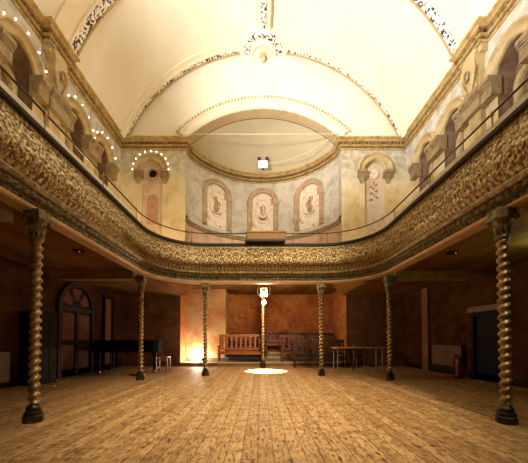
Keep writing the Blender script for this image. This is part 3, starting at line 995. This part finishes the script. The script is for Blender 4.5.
# iron handrail with posts
rail = []
for p, nrm, s in path_frames(coarse):
    q = p + nrm * .08
    rail.append((q.x, q.y, 4.40))
rl = MB().tube(rail, .017, 8).build('handrail', M['rail'], gal, True)
posts = [(-GX - .08, 2.5), (-GX - .08, 4.0), (-GX - .08, 5.5), (-GX - .08, 7.0), (-1.0, GY + .08), (1.95, GY + .08 - .0), (-2.2, GY - .12), (.9, GY + .08), (-.22, GY + .08), (.32, GY + .08), (GX + .08, 7.0), (GX + .08, 5.5), (GX + .08, 4.0), (GX + .08, 2.5)]
for x, y in posts:
    mb = MB().lathe([(.03, 4.06), (.03, 4.09), (.012, 4.11), (.012, 4.34), (.028, 4.365), (.030, 4.40), (.024, 4.43), (.004, 4.44)], x, y, 10)
    mb.build('post', M['brass'] if abs(x) > .5 else M['rail'], rl, True)

# ------------------------------------------------------------------ twisted columns
col = thing('twisted_column', 'x', 'column')
mb = MB()
mb.lathe([(.001, 0), (.118, 0), (.118, .085), (.106, .095), (.106, .11), (.112, .115)], n=8)
mb.lathe([(.10, .11), (.106, .125), (.100, .145), (.080, .155), (.088, .175), (.082, .20), (.056, .23), (.044, .245), (.042, .262)], n=20)
mb.build('base', M['base'], col, False)
mb = MB()
z0, z1, pitch, off, rr = .255, 2.47, .110, .019, .054
rows = []
nn = 14
N_ = int((z1 - z0) / pitch * nn)
for i in range(N_ + 1):
    z = z0 + (z1 - z0) * i / N_
    row = []
    th = 2 * PI * (z - z0) / pitch
    for k in range(18):
        a = 2 * PI * k / 18
        r = .043 + .030 * (.5 + .5 * math.cos(a - th)) ** .9
        row.append((r * math.cos(a), r * math.sin(a), z))
    rows.append(row)
mb.grid(rows, False, True)
mb.build('shaft', M['goldtwist'], col, True)
mb = MB()
mb.lathe([(.06, 2.455), (.082, 2.465), (.082, 2.49), (.066, 2.50), (.070, 2.56), (.078, 2.63), (.095, 2.68), (.115, 2.705)], n=20)
cap = mb.build('capital', M['capital'], col, True)
for tier, (zb, n, out, hh) in enumerate(((2.50, 8, .05, .13), (2.55, 8, .095, .17))):
    for k in range(n):
        a = 2 * PI * (k + .5 * tier) / n
        pts = []; rad = []
        for q in range(7):
            t_ = q / 6
            r = .068 + out * t_ ** 2.2
            zz = zb + hh * math.sin(t_ * PI * .62)
            pts.append((r * math.cos(a), r * math.sin(a), zz)); rad.append(.020 * (1 - .55 * t_) + .003)
        mb = MB().tube(pts, rad, 6)
        mb.build('leaf', M['capital'], cap, True)
for k in range(4):
    a = PI / 4 + k * PI / 2
    sp = [( (.11 + .03 * math.cos(t)) * math.cos(a), (.11 + .03 * math.cos(t)) * math.sin(a), 2.685 + .030 * math.sin(t)) for t in [x * .5 for x in range(11)]]
    MB().tube(sp, [.016 - .0009 * x for x in range(11)], 6).build('volute', M['capital'], cap, True)
mb = MB().box(-.125, .125, -.125, .125, 2.705, 2.76).box(-.11, .11, -.11, .11, 2.76, 2.86)
mb.build('abacus', M['capital'], col, False, .008)
used = False
for (x, y, s_, lab) in (
        (-3.18, 3.80, 1, 'largest nearest twisted column on the left, standing alone on the open boards'),
        (3.14, 3.74, 1, 'largest nearest twisted column on the right, before the dark doorway'),
        (-3.42, 7.72, 1, 'middle distance twisted column on the left beside the dark piano'),
        (3.43, 7.70, 1, 'middle distance twisted column on the right, at the end of the table'),
        (-1.82, 8.66, 1, 'far thin twisted column left of the pews, before the bright stage corner'),
        (1.76, 8.66, 1, 'far thin twisted column right of centre, before the dark pews'),
        (-.02, 11.22, 1.16, 'central farthest twisted column under the glaring lamp at the step')):
    place(col, used, (x, y, 0), 0, lab, 'gilt twisted columns', (1, 1, s_) if s_ != 1 else None)
    used = True

# ------------------------------------------------------------------ centre lamp and fixtures
t = thing('bracket_lamp', 'glaring bare lamp on a cream bracket at the head of the central column', 'lamp', (0, 11.0, 2.5))
MB().box(-.14, .16, 10.93, 11.05, 2.80, 3.16).build('cream_housing', M['white'], t, False, .03)
MB().box(-.06, .08, 10.915, 10.935, 3.02, 3.09).build('slot', M['rail'], t)
for s_ in (-1, 1):
    MB().tube([(s_ * .16 + .01, 10.99, 3.25), (s_ * .25 + .01, 10.99, 3.12), (s_ * .24 + .01, 10.99, 2.95), (s_ * .16 + .01, 10.99, 2.84)], .02, 6).build('arm', M['capital'], t, True)
MB().tube([(.01, 10.95, 2.82), (.01, 10.93, 2.66)], .04, 8).build('socket', M['capital'], t, True)
MB().ball((.01, 10.92, 2.56), .085, 12, 8).build('bulb', M['spotbulb'], t, True)
lamp('bracket_lamp_light', 'SPOT', (.01, 10.86, 2.44), 4800, (1.0, .92, .76), .06, (.06, 10.0, 0), 34, .35)
lamp('bracket_lamp_glow', 'POINT', (.01, 10.3, 2.45), 200, (1.0, .74, .42), .08)

t = thing('floor_uplight', 'small stage lamp on the step behind the far left column, lighting the corner white', 'lamp', (-2.62, 12.35, .15))
MB().box(-2.72, -2.52, 12.28, 12.42, .15, .18).build('foot', M['black'], t)
MB().tube([(-2.60, 12.34, .20), (-2.72, 12.36, .28)], .05, 10).build('lamp_head', M['black'], t, True)
lamp('uplight', 'POINT', (-2.90, 12.36, .36), 115, (1.0, .90, .70), .05)

t = thing('emergency_light', 'white emergency light box with twin round heads on the apse cornice', 'lamp', (0, 13.7, 9.4))
MB().box(-.22, .22, 13.36, 13.46, 9.48, 9.81).build('housing', M['white_lamp'], t, False, .02)
MB().box(-.05, .05, 13.46, 13.75, 9.58, 9.64).build('bracket', M['rail'], t)
for s_ in (-1, 1):
    MB().tube([(s_ * .19, 13.42, 9.78), (s_ * .19, 13.42, 9.86)], .015, 6).build('neck', M['rail'], t)
    MB().tube([(s_ * .19, 13.50, 9.91), (s_ * .19, 13.36, 9.90)], [.06, .09], 12).build('lamp_head', M['darksteel'], t, True)

# green tinted strip lamp under the right gallery
t = thing('strip_light', 'strip lamp under the right gallery casting a greenish patch on the soffit', 'lamp', (5.2, 4.9, 2.6))
MB().box(5.15, 5.25, 4.5, 5.3, 2.55, 2.60).build('tray', M['steel'], t)
MB().tube([(5.2, 4.55, 2.65), (5.2, 5.25, 2.65)], .02, 8).build('tube', emis('green_tube', (.70, 1.0, .35), 70), t, True)
MB().box(5.25, WX, 4.8, 4.9, 2.55, 2.58).build('bracket', M['steel'], t)

for sx, sn in ((-1, 'left'), (1, 'right')):
    x, y = (-3.95, 5.85) if sx < 0 else (3.98, 5.95)
    t = thing('smoke_detector', 'round smoke detector with red light under the %s gallery' % sn, 'detector', (x, y, 2.98), 0, 'ceiling smoke detectors')
    MB().lathe([(.12, 2.98), (.12, 2.965), (.09, 2.95), (.08, 2.965), (.05, 2.94), (.001, 2.94)], x, y, 20).build('disc', M['darkwood'], t, True)
    MB().ball((x + .05, y - .05, 2.945), .011, 8, 5).build('indicator', M['led'], t, True)

# desk on the gallery rail
t = thing('gallery_desk', 'brown wooden desk board fixed on the gallery rail at the centre', 'desk', (.08, 8.5, 4.1))
mb = MB().prism([(-.50, 4.10), (.60, 4.10), (.66, 4.40), (-.56, 4.40)], lambda u, v: (u, 8.50, v), lambda u, v: (u, 8.54, v))
mb.build('front_board', M['desk'], t)
MB().box(-.58, .68, 8.46, 8.95, 4.40, 4.43).build('desk_top', M['table'], t, False, .005)
for x in (-.52, .60): MB().box(x, x + .03, 8.54, 8.92, 4.06, 4.40).build('side_board', M['desk'], t)
MB().box(-.58, .62, 8.22, 8.56, 4.045, 4.10).build('shelf', M['ledge'], t)

# cables across the apse opening
t = MB().tube([(-3.2 + 6.4 * k / 20, YE - .12, 9.62 + .012 * (k - 10) ** 2 / 100) for k in range(21)], .010, 6).build('cable', M['cable'], None, True)
tag(t, 'straight thin cable stretched across the foot of the apse arch', 'cable')
t = MB().tube([(.2 + 2.9 * q, 13.42 - 1.86 * q, 9.70 - .35 * math.sin(PI * q * .8) + .35 * q * q) for q in [k / 16 for k in range(17)]], .010, 6).build('cable', M['cable'], None, True)
tag(t, 'sagging thin cable curving up to the right side of the apse arch', 'cable')

# ------------------------------------------------------------------ doors, wall fittings
def wall_door(n, sx, y0, y1, h, arched=False, leafm=None, frame=None, panes=True):
    o = thing('door_%d' % n, None, None, (sx * WX, (y0 + y1) / 2, 0))
    o['kind'] = 'structure'
    f = lambda d: (lambda u, v: (sx * (WX - d), u, v))
    yc = (y0 + y1) / 2; w = (y1 - y0) / 2
    if arched:
        outer = arch_loop(yc, w, 0, h - w, 20); inner = arch_loop(yc, w - .13, 0, h - w, 20)
    else:
        outer = [(y0, 0), (y0, h), (y1, h), (y1, 0)]; inner = [(y0 + .1, 0), (y0 + .1, h - .1), (y1 - .1, h - .1), (y1 - .1, 0)]
    ring = outer + inner[::-1]
    MB().prism(ring, f(0), f(.10)).build('door_frame', frame or M['darkwood'], o)
    MB().prism(inner, f(.0), f(.03)).build('door_leaf', leafm or M['darkwood'], o)
    return o, yc, w, f
o, yc, w, f = wall_door(1, -1, 7.95, 9.65, 2.90, True, None, M['doorbrown'])
zt = 2.90 - w
MB().box(-WX + .0, -WX + .09, yc - w + .1, yc + w - .1, zt - .06, zt + .06).build('transom', M['doorbrown'], o)
MB().box(-WX + .0, -WX + .08, yc - .06, yc + .06, 0, zt).build('mullion', M['doorbrown'], o)
for s_ in (-1, 1):
    for a, b in ((.25, .95), (1.1, zt - .15)):
        y_0, y_1 = sorted((yc + s_ * .12, yc + s_ * (w - .2)))
        MB().box(-WX + .0, -WX + .045, y_0, y_1, a, b).build('pane', M['glass'], o)
for k in range(3):
    a0, a1 = PI * (k / 3 + .05), PI * ((k + 1) / 3 - .05)
    pts = [(yc - .25 * math.cos(a), zt + .08 + .22 * math.sin(a)) for a in (a0, (a0 + a1) / 2, a1)] + [(yc - (w - .22) * math.cos(a), zt + .08 + (w - .28) * math.sin(a)) for a in (a1, (a0 * .33 + a1 * .67), (a0 * .67 + a1 * .33), a0)]
    MB().prism(pts, f(0), f(.045)).build('fanlight_pane', M['glass'], o)
wall_door(2, -1, 10.25, 10.95, 2.75, False, M['doorred'])
wall_door(3, 1, 6.9, 7.95, 1.86, False, M['black'], M['black'])
MB_ = MB().box(WX - .12, WX, 6.8, 8.05, 1.87, 2.02)
struct('trim_5', MB_, M['doorred'])
wall_door(4, 1, 4.4, 6.1, 2.4, False, M['black'], M['darkwood'])
struct('trim_6', MB().box(WX - .10, WX, 10.0, 10.35, 0, 2.98), M['doorred'])
struct('trim_7', MB().box(4.63, 4.66, 5.6, 9.8, 0, .012), M['steel'])
struct('trim_8', MB().box(4.9, 5.6, 7.0, 7.03, 0, .012), M['steel'])
struct('baseboard_left', MB().box(-WX, -WX + .03, YR, YS, 0, .18), M['darkwood'])
struct('baseboard_right', MB().box(WX - .03, WX, YR, YS, 0, .18), M['darkwood'])

def radiator(sx, y0, y1, z0, z1, label):
    t = thing('radiator', label, 'radiator', (sx * WX, (y0 + y1) / 2, z0), 0, 'panel radiators')
    x0, x1 = sorted((sx * (WX - .14), sx * (WX - .06)))
    MB().box(x0, x1, y0, y1, z0, z1).build('panel', M['radiator'], t, False, .01)
    a0, a1 = sorted((sx * (WX - .15), sx * (WX - .02)))
    MB().box(a0, a1, y0 - .01, y1 + .01, z1, z1 + .03).build('top_grille', M['radiator'], t)
    for y in (y0 + .2, y1 - .2):
        b0, b1 = sorted((sx * (WX - .07), sx * WX))
        MB().box(b0, b1, y - .03, y + .03, z0 + .1, z1 - .1).build('bracket', M['darksteel'], t)
    MB().tube([(sx * (WX - .1), y0 + .05, 0), (sx * (WX - .1), y0 + .05, z0 + .02)], .012, 8).build('pipe', M['darksteel'], t)
radiator(-1, 5.0, 6.38, .15, .80, 'pale panel radiator low on the left wall at the picture edge')
radiator(1, 8.3, 9.7, .28, .90, 'pale brown panel radiator on the right wall beside the fire extinguisher')

t = thing('fire_extinguisher', 'red fire extinguisher standing between the right radiator and dark doorway', 'fire extinguisher', (5.62, 8.12, 0))
MB().lathe([(.001, .04), (.085, .04), (.09, .07), (.09, .48), (.075, .55), (.03, .60), (.025, .62)], 5.62, 8.12, 16).build('cylinder', M['red'], t, True)
MB().lathe([(.10, 0), (.10, .04), (.085, .06)], 5.62, 8.12, 16).build('foot', M['black'], t, True)
MB().box(5.50, 5.54, 8.02, 8.16, .62, .66).build('valve', M['black'], t)
MB().tube([(5.50, 8.05, .63), (5.42, 8.04, .55), (5.41, 8.04, .3)], .012, 6).build('hose', M['black'], t, True)

# dark cupboard
t = thing('cupboard', 'tall dark cupboard against the left wall, left of the arched door', 'cupboard', (-5.45, 7.0, 0))
MB().box(-5.86, -5.44, 6.72, 7.32, 0, 1.76).build('body', M['darkwood'], t, False, .008)
MB().box(-5.90, -5.40, 6.69, 7.35, 1.76, 1.80).build('cornice', M['darkwood'], t)
for a, b in ((6.75, 7.01), (7.03, 7.29)):
    d_ = MB().box(-5.445, -5.42, a, b, .1, 1.70).build('door', M['darkwood'], t)
    MB().ball((-5.405, 7.02 + (.04 if a > 7 else -.04), .95), .015, 8, 5).build('knob', M['brass'], d_, True)

# grand piano
t = thing('grand_piano', 'black grand piano with closed lid under the left gallery', 'piano', (-4.5, 9.3, 0))
pp = [(-5.45, 8.95), (-5.45, 10.35)]
for k in range(13):
    q = k / 12
    pp.append((-5.45 + 1.0 + .95 * q, 10.35 - .85 * (0.5 - .5 * math.cos(PI * q)) * 1.0))
pp += [(-3.38, 9.35), (-3.42, 9.05), (-3.55, 8.95)]
MB().prism(pp, lambda u, v: (u, v, .70), lambda u, v: (u, v, 1.06)).build('case', M['black'], t)
lp = [(-4.4 + (u + 4.4) * 1.02, 9.6 + (v - 9.6) * 1.02) for u, v in pp]
MB().prism(lp, lambda u, v: (u, v, 1.065), lambda u, v: (u, v, 1.095)).build('lid', M['black'], t)
MB().box(-5.62, -5.45, 9.0, 10.3, .70, .80).build('keybed', M['black'], t)
for x, y in ((-5.35, 9.08), (-5.35, 10.2), (-3.62, 9.25)):
    lg = MB().lathe([(.075, .70), (.075, .60), (.05, .55), (.04, .12), (.045, .10)], x, y, 10).build('leg', M['black'], t, True)
    MB().tube([(x, y - .03, .05), (x, y + .03, .05)], .05, 12).build('castor', M['brass'], lg, True)
mb = MB().box(-5.2, -5.16, 9.45, 9.48, .12, .70).box(-5.2, -5.16, 9.65, 9.68, .12, .70).box(-5.26, -5.1, 9.42, 9.72, .08, .13)
mb.build('pedal_lyre', M['black'], t)

t = thing('stool', 'small reddish wooden stool right of the piano', 'stool', (-3.42, 9.5, 0))
MB().box(-3.63, -3.21, 9.32, 9.68, .50, .54).build('seat', M['stoolwood'], t, False, .01)
for x in (-3.60, -3.24):
    for y in (9.35, 9.65):
        MB().box(x - .02, x + .02, y - .02, y + .02, 0, .50).build('leg', M['stoolwood'], t)
MB().box(-3.6, -3.24, 9.335, 9.365, .40, .46).box(-3.6, -3.24, 9.635, 9.665, .40, .46).build('apron', M['stoolwood'], t)
MB().box(-3.615, -3.585, 9.35, 9.65, .15, .18).box(-3.255, -3.225, 9.35, 9.65, .15, .18).build('stretcher', M['stoolwood'], t)

tag(MB().box(-4.15, -3.90, 8.62, 8.78, 0, .05).build('flat_box', M['red'], None, False, .008), 'flat red box on the floor left of the second left column', 'box')
tag(MB().box(-5.08, -4.98, 6.60, 6.66, 0, .03).build('paper_scrap', M['white'], None, False, .004), 'tiny white scrap on the floor before the dark cupboard', 'paper')

# table and chair
t = thing('folding_table', 'long wooden top table on thin steel legs at the right', 'table', (3.0, 9.0, 0))
MB().box(2.20, 3.76, 8.68, 9.28, .835, .865).build('table_top', M['table'], t, False, .006)
MB().box(2.3, 3.66, 8.74, 9.22, .80, .835).build('frame', M['darksteel'], t)
for x in (2.29, 3.68):
    for y in (8.74, 9.22):
        MB().tube([(x, y, 0), (x, y, .82)], .016, 8).build('leg', M['steel'], t, True)
t = thing('metal_chair', 'grey tubular metal chair behind the table', 'chair', (3.32, 9.62, 0))
for s_ in (-1, 1):
    MB().tube([(3.30 + s_ * .20, 9.80, 0), (3.30 + s_ * .19, 9.74, .45), (3.30 + s_ * .17, 9.82, .98)], .014, 8).build('leg', M['steel'], t, True)
    MB().tube([(3.30 + s_ * .20, 9.42, 0), (3.30 + s_ * .19, 9.46, .45)], .014, 8).build('leg', M['steel'], t, True)
MB().box(3.09, 3.51, 9.42, 9.78, .44, .465).build('seat', M['darksteel'], t, False, .008)
MB().tube([(3.13, 9.82, .97), (3.2, 9.82, 1.0), (3.4, 9.82, 1.0), (3.47, 9.82, .97)], .014, 8).tube([(3.13, 9.80, .80), (3.47, 9.80, .80)], .012, 8).tube([(3.12, 9.78, .64), (3.48, 9.78, .64)], .012, 8).build('backrest', M['steel'], t, True)
MB().tube([(3.11, 9.44, .22), (3.49, 9.44, .22)], .010, 8).build('stretcher', M['steel'], t, True)

# ------------------------------------------------------------------ pews
def pew(label, x, y, z, w, m, rz=0.0, h=1.15, facing=-1, nsl=9, cushion=False):
    """slatted oak pew; back at +y, seat toward -y"""
    t = thing('slatted_pew', label, 'pew', (0, 0, 0), 0, 'slatted wooden pews')
    hw = w / 2
    for s_ in (-1, 1):
        MB().box(s_ * hw - .03, s_ * hw + .03, .22, .28, 0, h).build('back_post', m, t, False, .006)
        MB().box(s_ * hw - .03, s_ * hw + .03, -.22, -.16, 0, .68).build('front_leg', m, t, False, .006)
        MB().box(s_ * hw - .035, s_ * hw + .035, -.26, .25, .68, .72).build('armrest', m, t, False, .008)
        MB().box(s_ * hw - .02, s_ * hw + .02, -.18, .24, .12, .17).build('side_rail', m, t)
    MB().box(-hw, hw, -.20, .24, .42, .46).build('seat', m, t, False, .006)
    MB().box(-hw, hw, -.19, -.16, .33, .42).build('apron', m, t)
    MB().box(-hw - .02, hw + .02, .225, .275, h - .12, h).build('top_rail', m, t, False, .008)
    MB().box(-hw, hw, .235, .265, .50, .60).build('lower_rail', m, t)
    for k in range(nsl):
        xx = -hw + w * (k + .5) / nsl
        MB().box(xx - .045, xx + .045, .24, .26, .60, h - .12).build('slat', m, t)
    if cushion:
        MB().box(-hw * .55, hw * .95, -.15, .16, .10, .22).build('under_shelf', M['cushion'], t, False, .03)
    t.location = (x, y, z)
    t.rotation_euler = (0, 0, rz)
    return t
pew('front left pew with lit orange oak slats, left of the central column', -.98, 12.10, .15, 1.85, M['pew'], 0.0, 1.20, cushion=True)
pew('dark pew just behind the front left pew on the second step', -.72, 12.90, .32, 1.75, M['pewdark'], 0.0, 1.10)
pew('red pew high on the top step behind the central column', .35, 13.72, .50, 1.75, M['pewred'], 0.0, 1.08, nsl=8)
pew('dark front right pew standing on the hall floor behind the right thin column', 2.25, 11.25, 0, 2.0, M['pewdark'], -.04, 1.12)
pew('brown pew on the first step right of centre, behind the floor pew', 1.85, 12.18, .15, 2.1, M['pewmid'], .03, 1.16)
pew('dark pew on the second step at the far right of the recess', 2.25, 12.92, .32, 2.1, M['pewdark'], 0.0, 1.10)
